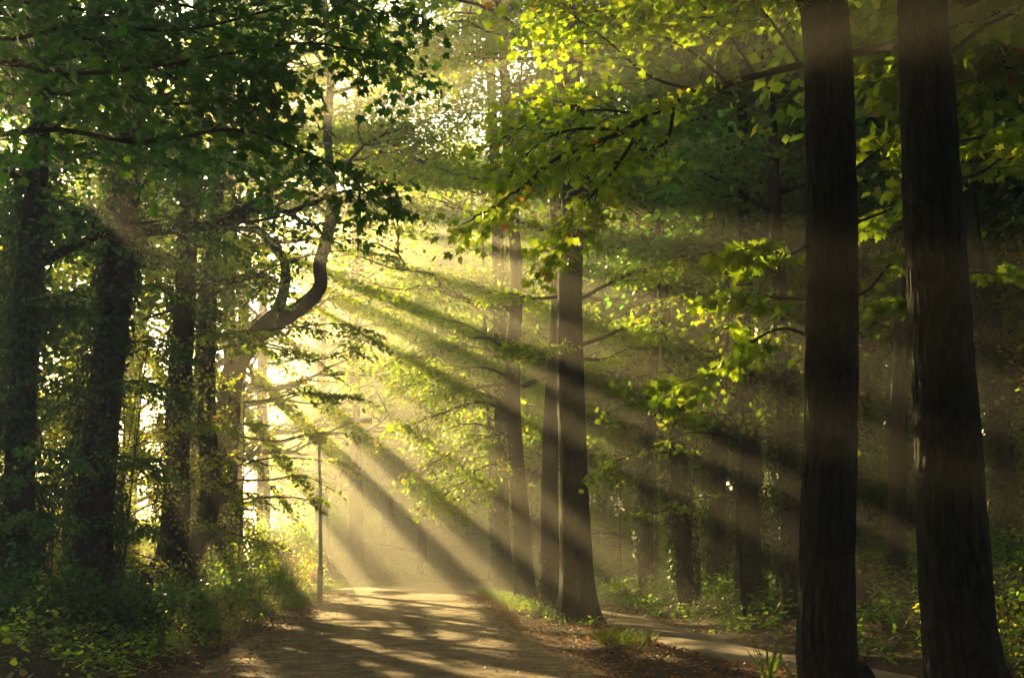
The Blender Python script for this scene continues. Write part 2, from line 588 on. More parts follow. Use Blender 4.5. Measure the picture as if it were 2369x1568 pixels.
def tree(name, label, cat, pts, r0, r1, seed, z_lo, R_max, n_limbs, n_each, leaf, spread=.9, mat=None, bark=None, group=None, tmpl=T_QUAD,
         keep=None, ivy=0, ivy_size=.09, ivy_rng=(0, .6), sides=18, rings=60, flare=.5, shape='round', limbs=(), skip=None, ivy_thick=.14, amp=.012, taper=1.0):
    """pts: trunk points from the ground up (world). limbs: extra (points, r0, r1, leafy)."""
    rg = np.random.default_rng(seed)
    P = smooth_path(pts, rings)
    org = P[0].copy()
    P = P - org
    P[0, 2] -= .0
    low = P[0] - np.array([0, 0, .25])
    P = np.vstack([low, P])
    t = np.linspace(0, 1, len(P))
    rad = r0 + (r1 - r0) * t ** taper
    root = empty(name, org)
    tag(root, label, cat, group)
    tr = Geo()
    tr.tube(P, rad, sides, bark_disp(seed, amp, flare, 0.0))
    anchors, dirs = [], []
    for lp, lr0, lr1, leafy in limbs:
        q = smooth_path(np.asarray(lp) - org, max(14, len(lp) * 7))
        tt = np.linspace(0, 1, len(q))
        tr.tube(q, lr0 + (lr1 - lr0) * tt, 12, bark_disp(seed + 5, amp * 1.2, 0, 0, .09))
        if leafy:
            crown_limbs(tr, q, lr0 + (lr1 - lr0) * tt, rg, q[int(len(q) * .5), 2], leafy[0], leafy[1], anchors, dirs)
    if n_limbs:
        sk = (lambda e: skip(e + org)) if skip else None
        crown_limbs(tr, P, rad, rg, z_lo - org[2], R_max, n_limbs, anchors, dirs, shape, sk)
    tr.build('trunk', bark or M_BARK, root, True)
    cr = Geo()
    if anchors and n_each:
        kf = (lambda X: keep(X + org)) if keep else None
        foliage(cr, np.array(anchors), np.array(dirs), n_each, spread, leaf, tmpl, rg, kf)
        cr.build('crown', mat or M_LEAF, root)
    if ivy:
        iv = Geo()
        ivy_on(iv, P, rad, ivy, rg, ivy_size, ivy_thick, ivy_rng)
        iv.build('ivy', M_IVY, root)
    return root


def spray(root, tr, lf, pts, r, leaf, rg, tmpl, n_side=10, n_each=9, L_side=.8, droop=.25, keep=None, flat=.08, start=.25, up=.8):
    """A slender leafy branch along the world points pts, added to geos with root at its origin."""
    org = np.array(root.location)
    q = smooth_path(np.asarray(pts, float) - org, max(16, 6 * len(pts)))
    t = np.linspace(0, 1, len(q))
    tr.tube(q, r * (1 - .85 * t) + .003, 7, cap=False)
    an, di = [], []
    for k in range(n_side):
        tt = start + (1 - start) * (k + rg.random()) / n_side
        i = min(len(q) - 1, int(tt * (len(q) - 1)))
        tang = nrm(q[min(i + 1, len(q) - 1)] - q[max(i - 1, 0)])
        sd = nrm(np.cross(tang, [0, 0, 1.0])) * (1 if k % 2 else -1)
        L = L_side * rg.uniform(.6, 1.2) * (1.15 - .6 * tt)
        d = nrm(tang * .7 + sd * rg.uniform(.5, 1.0) + np.array([0, 0, rg.uniform(-.25, .2)]))
        p = wander(q[i], q[i] + d * L, 6, .08, rg, sag=.12)
        tr.tube(p, np.linspace(max(.004, r * .3), .003, 6), 5, cap=False)
        for s in (2, 3, 4, 5):
            an.append(p[s])
            di.append(nrm(p[s] - p[s - 1]))
    an.append(q[-1])
    di.append(nrm(q[-1] - q[-2]))
    kf = (lambda X: keep(X + org)) if keep else None
    foliage(lf, np.array(an), np.array(di), n_each, L_side * .42, leaf, tmpl, rg, kf, flat, droop, up)


def bough(root, mat, *a, **k):
    tr, lf = Geo(), Geo()
    spray(root, tr, lf, *a, **k)
    b = tr.build('branch', M_TWIG, root, True)
    lf.build('leaves', mat, b)


def duplicate(root, loc, rz, s, label, group=None):
    r = root.copy()
    COL.objects.link(r)
    r.location = loc
    r.rotation_euler = (0, 0, rz)
    r.scale = (s, s, s)
    r['label'] = label
    if group:
        r['group'] = group
    for ch in list(root.children):
        c = ch.copy()
        COL.objects.link(c)
        c.parent = r
    return r


KEEP = lit_keep

# ---- right row: the two dark maples close by
GR = 'maples standing between road and footpath'


def col_pts(base_xy, tops, Y):
    """trunk points: base on the ground, then view positions at distance Y."""
    b = base(*base_xy)
    return [b] + [at(x, y, Y) for x, y in tops]


R1Y, R2Y = 12.6, 10.9
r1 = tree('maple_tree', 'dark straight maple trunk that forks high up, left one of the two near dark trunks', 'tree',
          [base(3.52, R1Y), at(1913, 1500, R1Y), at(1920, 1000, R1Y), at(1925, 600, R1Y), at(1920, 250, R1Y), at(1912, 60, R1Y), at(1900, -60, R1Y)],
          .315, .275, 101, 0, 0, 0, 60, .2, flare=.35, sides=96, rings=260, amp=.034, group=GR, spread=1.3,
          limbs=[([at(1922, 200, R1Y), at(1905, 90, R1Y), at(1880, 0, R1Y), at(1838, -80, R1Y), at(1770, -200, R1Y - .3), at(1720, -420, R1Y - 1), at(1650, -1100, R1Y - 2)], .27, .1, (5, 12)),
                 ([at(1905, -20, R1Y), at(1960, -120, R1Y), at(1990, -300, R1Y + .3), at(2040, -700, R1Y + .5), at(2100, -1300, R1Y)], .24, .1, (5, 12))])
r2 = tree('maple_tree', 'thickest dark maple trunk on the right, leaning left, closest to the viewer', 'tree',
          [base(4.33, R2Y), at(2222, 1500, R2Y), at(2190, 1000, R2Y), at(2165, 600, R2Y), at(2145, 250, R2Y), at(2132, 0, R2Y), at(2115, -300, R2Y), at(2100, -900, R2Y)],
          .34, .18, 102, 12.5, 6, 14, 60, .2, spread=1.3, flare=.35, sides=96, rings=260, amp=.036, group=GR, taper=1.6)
# overhanging sunlit branches of the two maples
rg = np.random.default_rng(77)
Yb = 14.0
bough(r2, M_MAPLE, [at(2140, 90, R2Y), at(2040, 112, 12.6), at(1900, 140, 13.6), at(1700, 190, 13.8), at(1560, 235, 13.6), at(1430, 310, 13.2), at(1300, 360, 12.8), at(1200, 440, 12.6), at(1120, 492, 12.4)],
      .06, .105, rg, T_MAPLE, 24, 6, 1.0, keep=None, start=.35)
for pts, n, L in [([(1620, 215, 13.7), (1500, 175, 13.4), (1400, 90, 13), (1290, 10, 12.6)], 14, .9),
               ([(1580, 230, 13.6), (1480, 260, 13.8), (1380, 255, 14), (1260, 270, 14.2), (1120, 345, 14.3)], 16, .9),
               ([(1500, 270, 13.4), (1430, 380, 13.2), (1380, 440, 13), (1330, 500, 12.8), (1285, 600, 12.7)], 14, .65),
               ([(1450, 300, 13.3), (1330, 300, 13.3), (1250, 330, 13.4), (1180, 400, 13.5)], 12, .7),
               ([(1680, 190, 13.8), (1600, 120, 13.8), (1480, 60, 13.6), (1350, 20, 13.4), (1240, 30, 13.2)], 16, .9),
               ([(1750, 180, 13.8), (1700, 100, 13.5), (1640, 30, 13.2), (1560, -60, 13)], 14, .9),
               ([(1560, 240, 13.6), (1540, 330, 13.8), (1470, 350, 14), (1420, 380, 14.2)], 9, .6),
               ([(1850, 150, 13.7), (1800, 70, 13.2), (1740, 0, 12.8), (1660, -80, 12.4)], 12, .9)]:
    bough(r2, M_MAPLE, [at(*p) for p in pts], .022, .105, rg, T_MAPLE, n, 6, L * 1.1, flat=.1)

for pts, n, L, Lf in [([(1880, 560, R1Y), (1820, 590, 12.4), (1760, 570, 12.2), (1690, 590, 12)], 7, .45, .15),
                  ([(1880, 780, R1Y), (1810, 760, 13), (1740, 790, 13.2), (1640, 860, 13.3), (1560, 890, 13.4)], 14, .62, .135),
                  ([(1880, 690, R1Y), (1800, 690, 13.4), (1740, 680, 13.6), (1660, 700, 13.8)], 9, .5, .13),
                  ([(1965, 690, R1Y), (2010, 670, 12.4), (2060, 610, 12.2), (2090, 590, 12)], 3, .35, .14),
                  ([(1965, 520, R1Y), (2020, 500, 13.4), (2080, 470, 13.8), (2120, 400, 14)], 10, .7, .15),
                  ([(1965, 400, R1Y), (2030, 350, 13.4), (2090, 300, 13.8)], 9, .7, .15)]:
    bough(r1, M_MAPLE, [at(*p) for p in pts], .018, Lf, rg, T_MAPLE, n, 4, L)
for pts, n, L, Lf in [([(2170, 700, R2Y), (2110, 690, 11.4), (2060, 700, 11.6)], 3, .28, .15),
                  ([(2200, 330, R2Y), (2260, 320, 12), (2330, 300, 12.4), (2390, 330, 12.6)], 9, .6, .14),
                  ([(2190, 130, R2Y), (2280, 60, 11.8), (2380, 20, 12.4), (2440, 30, 12.8)], 12, .8, .15),
                  ([(2200, 640, R2Y), (2270, 630, 12.2), (2340, 640, 12.8)], 4, .3, .14),
                  ([(2200, 420, R2Y), (2270, 400, 12.6), (2340, 350, 13.2), (2400, 340, 13.6)], 9, .8, .15)]:
    bough(r2, M_MAPLE, [at(*p) for p in pts], .022, Lf, rg, T_MAPLE, n, 4, L)

# ---- right row, farther: the middle group
m1 = tree('maple_tree', 'broad brown maple trunk with flared roots, largest of the middle group by the footpath', 'tree',
          col_pts((1.47, 26.3), [(1330, 1200), (1322, 900), (1318, 700), (1325, 450), (1330, 200), (1320, -200), (1330, -900)], 26.3),
          .36, .15, 111, 9.5, 5.5, 14, 70, .17, mat=M_LEAF, spread=1.2, keep=lit_keep, bark=M_BARK_BROWN, group=GR, sides=40, rings=120, flare=.95, tmpl=T_OVAL, amp=.015, taper=1.5)
m2 = tree('maple_tree', 'narrow dark maple trunk standing right behind the broad flared one', 'tree',
          col_pts((1.13, 33), [(1272, 1200), (1276, 950), (1290, 700), (1285, 400), (1295, 0), (1290, -500)], 33),
          .29, .12, 112, 9, 5, 13, 70, .17, spread=1.2, keep=mid_keep, bark=M_BARK_BROWN, group=GR, sides=30, rings=90, flare=.6, amp=.015, ivy=900, ivy_rng=(0, .12), ivy_thick=.06)
m3 = tree('maple_tree', 'leaning maple trunk in the middle group, left of the narrow dark one', 'tree',
          col_pts((.42, 39), [(1208, 1230), (1190, 1000), (1187, 850), (1195, 650), (1180, 400), (1160, 0), (1150, -400), (1150, -800)], 39),
          .33, .13, 113, 8, 6.5, 16, 75, .19, spread=1.3, keep=mid_keep, bark=M_BARK_BROWN, group=GR, sides=30, rings=90, flare=.6, ivy=1200, ivy_rng=(0, .2), ivy_thick=.06)
m4 = tree('maple_tree', 'ivy covered trunk at the far end of the row by the road', 'tree',
          col_pts((-.15, 45), [(1160, 1200), (1160, 1000), (1155, 700), (1145, 400), (1130, 0), (1130, -400), (1120, -700)], 45),
          .34, .13, 114, 7, 7.5, 20, 75, .2, spread=1.3, keep=mid_keep, bark=M_BARK_BROWN, group=GR, sides=24, rings=60, flare=.5, ivy=5000, ivy_rng=(0, .5), ivy_thick=.25, ivy_size=.13)
m5 = tree('birch_tree', 'slender pale trunk beside the ivy covered one at the road bend', 'tree',
          col_pts((-.75, 50), [(1146, 1280), (1140, 1150), (1130, 950), (1120, 700), (1115, 400)], 50),
          .17, .07, 115, 5, 4, 9, 40, .17, keep=mid_keep, bark=M_BARK_PALE, sides=12, rings=40, flare=.2)
# low leafy boughs of the middle group reaching over the road
for root, Y, rows in ((m3, 39, [[(1190, 880), (1120, 850), (1040, 860), (930, 900)], [(1190, 960), (1110, 930), (1010, 960), (950, 985)], [(1185, 820), (1120, 780), (1060, 800), (1000, 830)],
                                [(1190, 1010), (1130, 1010), (1060, 1040), (985, 1080)], [(1190, 900), (1150, 890), (1090, 900), (1020, 920)], [(1190, 1060), (1150, 1070), (1100, 1090), (1060, 1130)], [(1190, 850), (1130, 810), (1040, 800), (960, 830)], [(1200, 780), (1240, 760), (1260, 800)]]),
                      (m4, 45, [[(1160, 1060), (1100, 1060), (1040, 1100), (1000, 1150)], [(1158, 1130), (1110, 1130), (1060, 1160)], [(1158, 1000), (1100, 980), (1040, 990), (970, 1020)], [(1156, 930), (1090, 900), (1020, 910)], [(1160, 1100), (1120, 1110), (1080, 1150)], [(1155, 860), (1080, 830), (1000, 850), (930, 870)], [(1155, 760), (1080, 700), (990, 700), (900, 720)],
                                [(1155, 700), (1060, 640), (960, 640), (880, 660)]]),
                      (m1, 26.3, [[(1330, 680), (1250, 690), (1180, 680), (1120, 690)], [(1330, 700), (1420, 650), (1500, 620), (1590, 610)], [(1340, 800), (1420, 770), (1480, 730), (1540, 690)], [(1345, 790), (1260, 800), (1200, 800)],
                                  [(1340, 830), (1400, 830), (1460, 800)]])):
    for k, row in enumerate(rows):
        bough(root, M_LEAF, [at(x, y, Y - .7 * i * (1 if k % 2 else -1)) for i, (x, y) in enumerate(row)], .05, .15 if root is not m1 else .11, rg, T_OVAL, 16, 17 if root is not m1 else 9, 1.7 if root is not m1 else .75, flat=.16 if root is not m1 else .08, keep=None if root is m1 else mid_keep)

# young maple on the bank reaching over the footpath, ivy clad trunks behind it
ym = tree('young_maple', 'slender young maple on the bank holding sprays of leaves over the footpath', 'tree',
          [base(5.1, 25.5), base(5.1, 25.5) + [-.1, 0, 2], base(5.1, 25.5) + [.1, .1, 4.5], base(5.1, 25.5) + [-.1, .3, 8]], .08, .03, 151, 4, 2.2, 9, 30, .12, tmpl=T_MAPLE, spread=.6, sides=12, rings=40, amp=.003, bark=M_BARK_BROWN)
for row in [[(1690, 1010), (1600, 1000), (1520, 1030), (1440, 1060), (1390, 1095)], [(1690, 960), (1600, 950), (1500, 930), (1420, 950)], [(1690, 1150), (1620, 1150), (1540, 1180), (1470, 1200)],
            [(1690, 900), (1620, 870), (1530, 860), (1450, 880)], [(1690, 850), (1740, 830), (1800, 840)], ]:
    bough(ym, M_LEAF, [at(x, y, 25.5 - .5 * i) for i, (x, y) in enumerate(row)], .018, .12, rg, T_MAPLE, 13, 8, .85, flat=.12, keep=KEEP)
for k, (px, Y, lab, rr_) in enumerate([(1585, 29, 'ivy clad trunk in the dark wood just behind the young maple', .24), (1655, 33, 'dark trunk deeper in the wood, ivy thick on its lower half', .3), (1735, 27, 'ivy clad trunk in the wood left of the dark forked maple', .26),
                                       (1830, 24, 'trunk draped in ivy half hidden behind the dark forked maple', .25), (2068, 23, 'leaning dark trunk seen between the two near maples', .2), (1490, 38, 'far ivy clad trunk in the wood right of the broad maple', .27),
                                       (2330, 22, 'dark trunk in the wood right of the thickest maple', .22)]):
    b = at(px, 1250, Y)
    b = base(b[0], Y)
    r_ = np.random.default_rng(160 + k)
    d = r_.normal(0, .5, 2) if k != 4 else np.array([1.6, .5])
    tree('forest_tree', lab, 'tree', [b, b + [d[0] * .2, 0, 4], b + [d[0] * .6, d[1] * .5, 9], b + [d[0], d[1], 19]], rr_, .1, 160 + k, 8.5, 3.2, 13, 60, .19, spread=1.1, mat=M_LEAF_WOOD, bark=M_BARK_BROWN,
         ivy=0 if k == 4 else 5000, ivy_rng=(0, .45), ivy_thick=.3, ivy_size=.1, sides=16, rings=50, flare=.3)

# ---- left row along the road
GL = 'trees along the left side of the road'


def not_ahead(e):          # boughs do not cross the open road
    return e[0] > road_l(e[1]) + 4.5


l0 = tree('oak_tree', 'thin black trunk in deep shade at the left edge, wrapped in ivy higher up', 'tree',
          col_pts((-9.0, 20), [(36, 1250), (48, 1000), (60, 700), (85, 400), (100, 100), (110, -300)], 20),
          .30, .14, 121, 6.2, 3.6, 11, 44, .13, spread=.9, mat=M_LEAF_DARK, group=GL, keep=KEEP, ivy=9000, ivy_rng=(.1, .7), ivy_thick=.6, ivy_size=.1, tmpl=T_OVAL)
l1 = tree('oak_tree', 'thick dark trunk leaning right, nearest big tree beside the left verge', 'tree',
          col_pts((-8.1, 22), [(203, 1440), (220, 1150), (250, 850), (282, 560), (298, 350), (312, 130), (330, -250)], 22),
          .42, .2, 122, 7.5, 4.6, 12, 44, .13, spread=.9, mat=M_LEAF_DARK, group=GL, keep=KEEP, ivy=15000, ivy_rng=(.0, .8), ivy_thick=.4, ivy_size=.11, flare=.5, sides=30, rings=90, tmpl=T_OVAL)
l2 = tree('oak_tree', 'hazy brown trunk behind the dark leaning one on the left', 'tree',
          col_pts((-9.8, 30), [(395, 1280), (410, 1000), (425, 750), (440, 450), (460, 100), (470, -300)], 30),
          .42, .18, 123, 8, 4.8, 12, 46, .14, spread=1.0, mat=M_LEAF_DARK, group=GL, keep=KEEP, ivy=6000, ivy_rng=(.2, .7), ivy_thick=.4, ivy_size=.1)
l3 = tree('oak_tree', 'straight slim trunk just left of the forked tree', 'tree',
          col_pts((-9.9, 33), [(478, 1200), (478, 950), (480, 780), (490, 620), (505, 420), (520, 100), (520, -250)], 33),
          .33, .14, 124, 10, 4.2, 8, 30, .15, spread=.9, mat=M_LEAF, group=GL, keep=KEEP, ivy=2500, ivy_rng=(.25, .6), ivy_thick=.3, ivy_size=.1)
Y4 = 37.0
l4 = tree('oak_tree', 'forked tree with a crooked elbowed limb at the left roadside', 'tree',
          col_pts((-9.9, Y4), [(512, 1250), (522, 1050), (532, 900), (548, 840), (590, 780), (640, 730)], Y4),
          .46, .32, 125, 0, 0, 0, 42, .17, spread=1.1, mat=M_LEAF_YEL, group=GL, keep=KEEP, sides=30, rings=70, flare=.5, amp=.015,
          limbs=[([at(600, 770, Y4), at(660, 735, Y4), at(715, 695, Y4), at(742, 660, Y4 - .2), at(740, 610, Y4 - .3), at(758, 540, Y4 - .3), at(768, 460, Y4), at(758, 300, Y4 + .4), at(765, 160, Y4 + .8), at(745, -60, Y4 + 1), at(735, -400, Y4 + 1)], .31, .1, (4.6, 20)),
                 ([at(610, 770, Y4), at(640, 720, Y4 + .2), at(658, 660, Y4 + .4), at(655, 600, Y4 + .6), at(610, 545, Y4 + 1), at(560, 500, Y4 + 1.4), at(535, 430, Y4 + 1.8), at(540, 200, Y4 + 2)], .24, .08, (3.6, 12)),
                 ([at(765, 180, Y4 + .8), at(720, 120, Y4 + .5), at(640, 160, Y4), at(590, 180, Y4)], .09, .04, None),
                 ([at(600, 190, Y4 + 3), at(640, 110, Y4 + 3), at(690, 40, Y4 + 3), at(760, -80, Y4 + 3)], .12, .07, (3.2, 9))])
# long dark sprays hanging over the road from the left trees
for root, Y, rows in ((l4, 30, [[(560, 930), (620, 925), (690, 908), (760, 915), (805, 918)], [(560, 1010), (640, 1020), (710, 1005), (760, 1000), (780, 1004)],
                                [(540, 1080), (620, 1060), (700, 1060), (775, 1070)], [(540, 1110), (620, 1110), (700, 1100), (765, 1130)], [(520, 1160), (600, 1150), (680, 1150), (735, 1160)],
                                [(520, 990), (580, 980), (640, 985)], [(480, 1040), (560, 1060), (640, 1080)], [(480, 1130), (560, 1140), (650, 1180)]]),
                      (l3, 27, [[(330, 740), (450, 700), (560, 650), (680, 600), (800, 580), (900, 590)], [(380, 790), (520, 770), (650, 760), (790, 750), (850, 780)], [(400, 850), (540, 800), (660, 810), (740, 830), (830, 800)]])):
    for k, row in enumerate(rows):
        n = len(row)
        bough(root, M_LEAF, [at(x, y, Y + (2.5 if root is l4 else 3) * (1 - i / (n - 1)) + (k % 3)) for i, (x, y) in enumerate(row)], .035, .12, rg, T_OVAL, 18, 12, .9, flat=.05, start=.1, keep=KEEP)

for root, Y, mt, rows in ((l1, 21, M_LEAF_DARK, [[(230, 900), (310, 880), (380, 900), (430, 930)], [(240, 700), (330, 660), (420, 680), (500, 720)], [(225, 1050), (300, 1060), (380, 1090)], [(220, 950), (140, 930), (70, 950)],
                                                  [(240, 760), (160, 720), (90, 740)], [(215, 1180), (290, 1200), (350, 1230)], [(260, 600), (170, 570), (90, 590)], [(215, 1120), (140, 1130), (90, 1160)], [(275, 520), (370, 500), (460, 540), (540, 570)],
                                                  [(250, 800), (340, 790), (420, 820)], [(270, 560), (350, 590), (420, 610)]]),
                          (l2, 29, M_LEAF, [[(410, 1000), (470, 980), (540, 1000)], [(400, 1120), (460, 1110), (540, 1130), (600, 1160)], [(400, 1200), (470, 1210), (560, 1240), (640, 1260)], [(420, 800), (480, 770), (540, 780)],
                                            [(395, 1240), (330, 1230), (280, 1250)], [(400, 1060), (340, 1040), (290, 1050)], [(430, 640), (500, 600), (570, 610)], [(420, 900), (350, 880), (310, 900)]]),
                          (l0, 19, M_LEAF_DARK, [[(40, 1200), (90, 1190), (140, 1210)], [(50, 900), (110, 880), (170, 900)], [(50, 1050), (110, 1040), (170, 1070)], [(60, 700), (130, 690), (190, 720)], [(40, 1120), (0, 1110), (-40, 1130)],
                                                 [(45, 960), (0, 950), (-40, 960)]])):
    for k, row in enumerate(rows):
        bough(root, mt, [at(x, y, Y + .5 * i * (1 if k % 2 else -1)) for i, (x, y) in enumerate(row)], .02, .085, rg, T_OVAL, 14, 9, .6, flat=.16, start=.1, droop=.5)

# trees farther along the left side
far_left = [
    ((-12.2, 44), 'tall hazy tree behind the forked one, trunk half hidden by its leaves', (470, 44), .40, 131, M_LEAF_YEL),
    ((-13.4, 55), 'pale misty trunk left of the street lamp', (694, 55), .48, 132, M_LEAF_YEL),
    ((-13.5, 63), 'misty tree behind the street lamp on the left side of the bend', (770, 63), .45, 133, M_LEAF),
    ((-11.9, 49.5), 'tall tree beside the street lamp whose crown leans over the road', (600, 49), .48, 138, M_LEAF_YEL),
    ((-9.0, 67), 'tall misty tree at the bend, crown reaching over the road', (640, 60), .5, 139, M_LEAF_YEL),
    ((-11.5, 70), 'farthest misty tree on the left of the road bend', (640, 60), .5, 141, M_LEAF_YEL),
    ((-8.5, 80), 'misty tree standing straight beyond the end of the road', (400, 80), .5, 145, M_LEAF),
    ((-15.2, 46), 'low bushy tree at the field edge, left of the forked tree', (200, 46), .2, 142, M_LEAF_YEL),
    ((-12.6, 52), 'low bushy backlit tree between the forked tree and the street lamp', (500, 52), .2, 143, M_LEAF_YEL),
    ((-14.8, 35), 'low bushy tree at the field edge behind the two ivy clad left trunks', (60, 35), .2, 144, M_LEAF_YEL),
    ((-17.0, 50), 'backlit tree at the field edge behind the forked one', (420, 50), .40, 134, M_LEAF_YEL),
    ((-16.5, 38), 'backlit tree standing at the field edge between dark trunks', (300, 38), .38, 135, M_LEAF),
    ((-15.0, 30), 'leafy tree behind the leaning dark trunk at the field edge', (150, 30), .36, 136, M_LEAF),
    ((-13.5, 23), 'leafy tree just behind the thin black trunk at the left edge', (20, 23), .34, 137, M_LEAF_DARK),
]
for (x, y), lab, _, r, sd, mt in far_left:
    b = base(x, y)
    H = 34 if y > 59 else (26 + (sd % 3) * 1.5) if x > -14.5 else 17 + sd % 3
    low = sd in (142, 143, 144)
    H = 10 if low else H
    lean = np.random.default_rng(sd).normal(0, .6, 2)
    pts = [b, b + [lean[0] * .2, 0, 5], b + [lean[0] * .6, lean[1] * .3, 11], b + [lean[0], lean[1], H * .75], b + [lean[0] * .8, lean[1] * .8, H]]
    tree('oak_tree', lab, 'tree', pts, r, .1, sd, 1.0 if low else 3.6 + (sd % 2) * 1.4, 3.2 if low else 7 if y > 59 else 5.2, 20, 50 if x > -14.5 and y > 32 else 80 if y < 32 else 44, .2, spread=1.3, mat=mt, bark=M_BARK_BROWN, group=GL, keep=KEEP, skip=not_ahead)

# ---- wood beyond the bend and on the right: a few kinds, copied
protos = []
for k, (H, z_lo, RM, nl, ne, lfz, mt) in enumerate([(24, 4, 6.0, 20, 85, .22, M_LEAF), (21, 2.0, 5.4, 20, 85, .21, M_LEAF), (26, 5, 6.5, 20, 85, .23, M_LEAF), (19, 1.0, 4.8, 20, 85, .2, M_LEAF_WOOD)]):
    r_ = np.random.default_rng(300 + k)
    ln = r_.normal(0, .8, 2)
    pts = [np.array([0, 0, 0.]), np.array([ln[0] * .3, ln[1] * .2, H * .3]), np.array([ln[0], ln[1], H * .6]), np.array([ln[0] * .8, ln[1] * 1.2, H])]
    protos.append(tree('forest_tree', 'x', 'tree', pts, .34 + .03 * k, .08, 300 + k, z_lo, RM, nl, ne, lfz, spread=1.4, mat=mt, bark=M_BARK_BROWN, sides=14, rings=34))
spots = []
back = [(-2, 86), (4, 80), (-5, 96), (3, 93), (9, 88), (12, 78), (8, 100), (15, 95), (1.5, 70), (-4.5, 90), (1, 96), (-7, 100), (-3, 106), (-1, 76), (-9, 82), (-6, 78), (-3.2, 81), (-11.5, 88), (-7.5, 90), (-13.5, 85), (0.5, 83), (-16, 92), (-10, 97), (-6.5, 89), (-10.5, 97), (-14.5, 107), (-2.5, 93), (-18.5, 117), (-6, 108), (-11, 116)]
right = [(11.5, 22), (12.5, 28), (10.5, 34), (13.5, 36), (10.5, 42), (6.5, 48), (10.5, 50), (6.5, 56), (12, 60), (5, 64), (8.5, 70), (15, 45), (16.5, 31), (18, 38), (14.5, 22), (15, 17), (19, 25), (18, 52), (20, 62), (21, 44), (23, 33), (14, 69), (20, 72), (12, 16), (24, 52), (3.2, 55), (16, 80), (23, 20)]
behind = [(-6, -6), (5.5, -5), (-9, 1), (10.5, 0), (-4, -14), (4, -13), (0, -22), (11, -8), (-12, -8), (12, -16), (-11, -18), (-14.5, 6), (18, 2), (-8, -11), (0, -16.5), (8, -11), (-15, -1), (15, -4)]  # unseen trees behind the camera, added to hold back sky light
for grp, L in (('trees of the misty wood behind the road bend', back), ('trees of the dark wood on the right bank', right), ('unseen trees added around the near stretch of road', behind)):
    for k, (x, y) in enumerate(L):
        spots.append((x, y, grp, k))
first = set()
labels_back = 'tall green tree in the misty wood behind the road bend'
labels_right = 'dark leafy tree in the wood on the bank right of the footpath'
rr = np.random.default_rng(9)
for x, y, grp, k in spots:
    isr = 'dark' in grp
    rr = np.random.default_rng(int(abs(x * 71 + y * 113) * 10) + 3)
    pk = int(rr.integers(0, 4)) if not isr else int(rr.choice([0, 1, 2, 3, 3, 2]))
    lab = labels_right if isr else (labels_back if 'misty' in grp else 'unseen tall tree added to shade the near stretch of road')
    s = rr.uniform(.88, 1.15) * ((1.38 if y > 88 and x < 2 else 1.25) if 'misty' in grp else 1)
    pk = (2 if k < 13 else 3) if 'near' in grp else pk
    p = base(x, y)
    if (x, y) in back[-16:-7]:
        pk, s = 3, rr.uniform(.75, .92)
    if pk not in first:
        first.add(pk)
        o = protos[pk]
        o.location = p
        o.rotation_euler = (0, 0, rr.uniform(0, 6.28))
        o.scale = (s, s, s)
        o['label'] = lab
        o['group'] = grp
    else:
        duplicate(protos[pk], p, rr.uniform(0, 6.28), s, lab, grp)

# near tree outside the frame whose boughs hang into the upper left
ln_ = tree('maple_tree', 'maple of which only big dark leafy boughs hang into the upper left', 'tree',
           [base(-7.2, 9.5), base(-7.2, 9.5) + [.1, 0, 4], base(-7.2, 9.5) + [.3, .1, 8], base(-7.2, 9.5) + [.3, .4, 15]], .36, .12, 140, 8.5, 6, 16, 60, .2, spread=1.3, mat=M_LEAF_DARK, group=GL)
ORG = np.array(ln_.location)
for pts, n, L in [([(-500, 60), (-200, 20), (100, -20), (350, 0), (560, 40), (760, 60), (900, 110), (940, 185)], 26, .8),
               ([(-400, 150), (-100, 130), (150, 170), (380, 150), (560, 120), (720, 100), (860, 130)], 24, .8),
               ([(-400, 380), (-100, 330), (120, 300), (330, 330), (540, 300), (700, 350), (800, 400), (850, 450)], 24, .7),
               ([(-300, 420), (0, 380), (220, 330), (420, 340), (560, 390), (640, 420)], 16, .6),
               ([(-300, 60), (0, 90), (200, 60), (420, 70), (640, 20), (820, -30)], 26, .9),
               ([(-300, 240), (0, 220), (200, 220), (380, 240), (520, 240), (620, 290)], 18, .7),
               ([(-300, -60), (0, -40), (300, -60), (560, -60), (800, 0), (900, 60)], 24, .9),
               ([(-300, 10), (0, 30), (250, 110), (450, 200), (600, 230)], 22, 1.0),
               ([(-300, 110), (0, 140), (200, 130), (400, 150), (560, 190)], 22, 1.0),
               ([(-300, -20), (0, 0), (300, 40), (520, 100), (680, 200)], 24, 1.0)]:
    Y0 = 10.0 + rg.uniform(-.5, 4.0)
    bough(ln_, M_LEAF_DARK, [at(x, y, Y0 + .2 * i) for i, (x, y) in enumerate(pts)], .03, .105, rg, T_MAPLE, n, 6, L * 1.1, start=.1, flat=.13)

# ------------------------------------------------------------------ shrubs, saplings
def shrub_mesh(seed, Rr, H, n_stem, n_each, leaf, tmpl=T_OVAL):
    rg = np.random.default_rng(seed)
    st, an, di = Geo(), [], []
    for k in range(n_stem):
        a = rg.uniform(0, 6.28)
        e = np.array([math.cos(a) * Rr * rg.uniform(.2, 1), math.sin(a) * Rr * rg.uniform(.2, 1), H * rg.uniform(.55, 1.05)])
        p = wander(np.array([math.cos(a) * .1, math.sin(a) * .1, -.1]), e, 8, .1, rg)
        st.tube(p, np.linspace(.014, .004, 8), 5, cap=False)
        for i in range(2, 8):
            an.append(p[i])
            d = nrm(rg.normal(0, 1, 3) + np.array([0, 0, .2]))
            di.append(d)
    lf = Geo()
    foliage(lf, np.array(an), np.array(di), n_each, .34 * H ** .5, leaf, tmpl, rg, None, .3, .2, .7)
    return st, lf


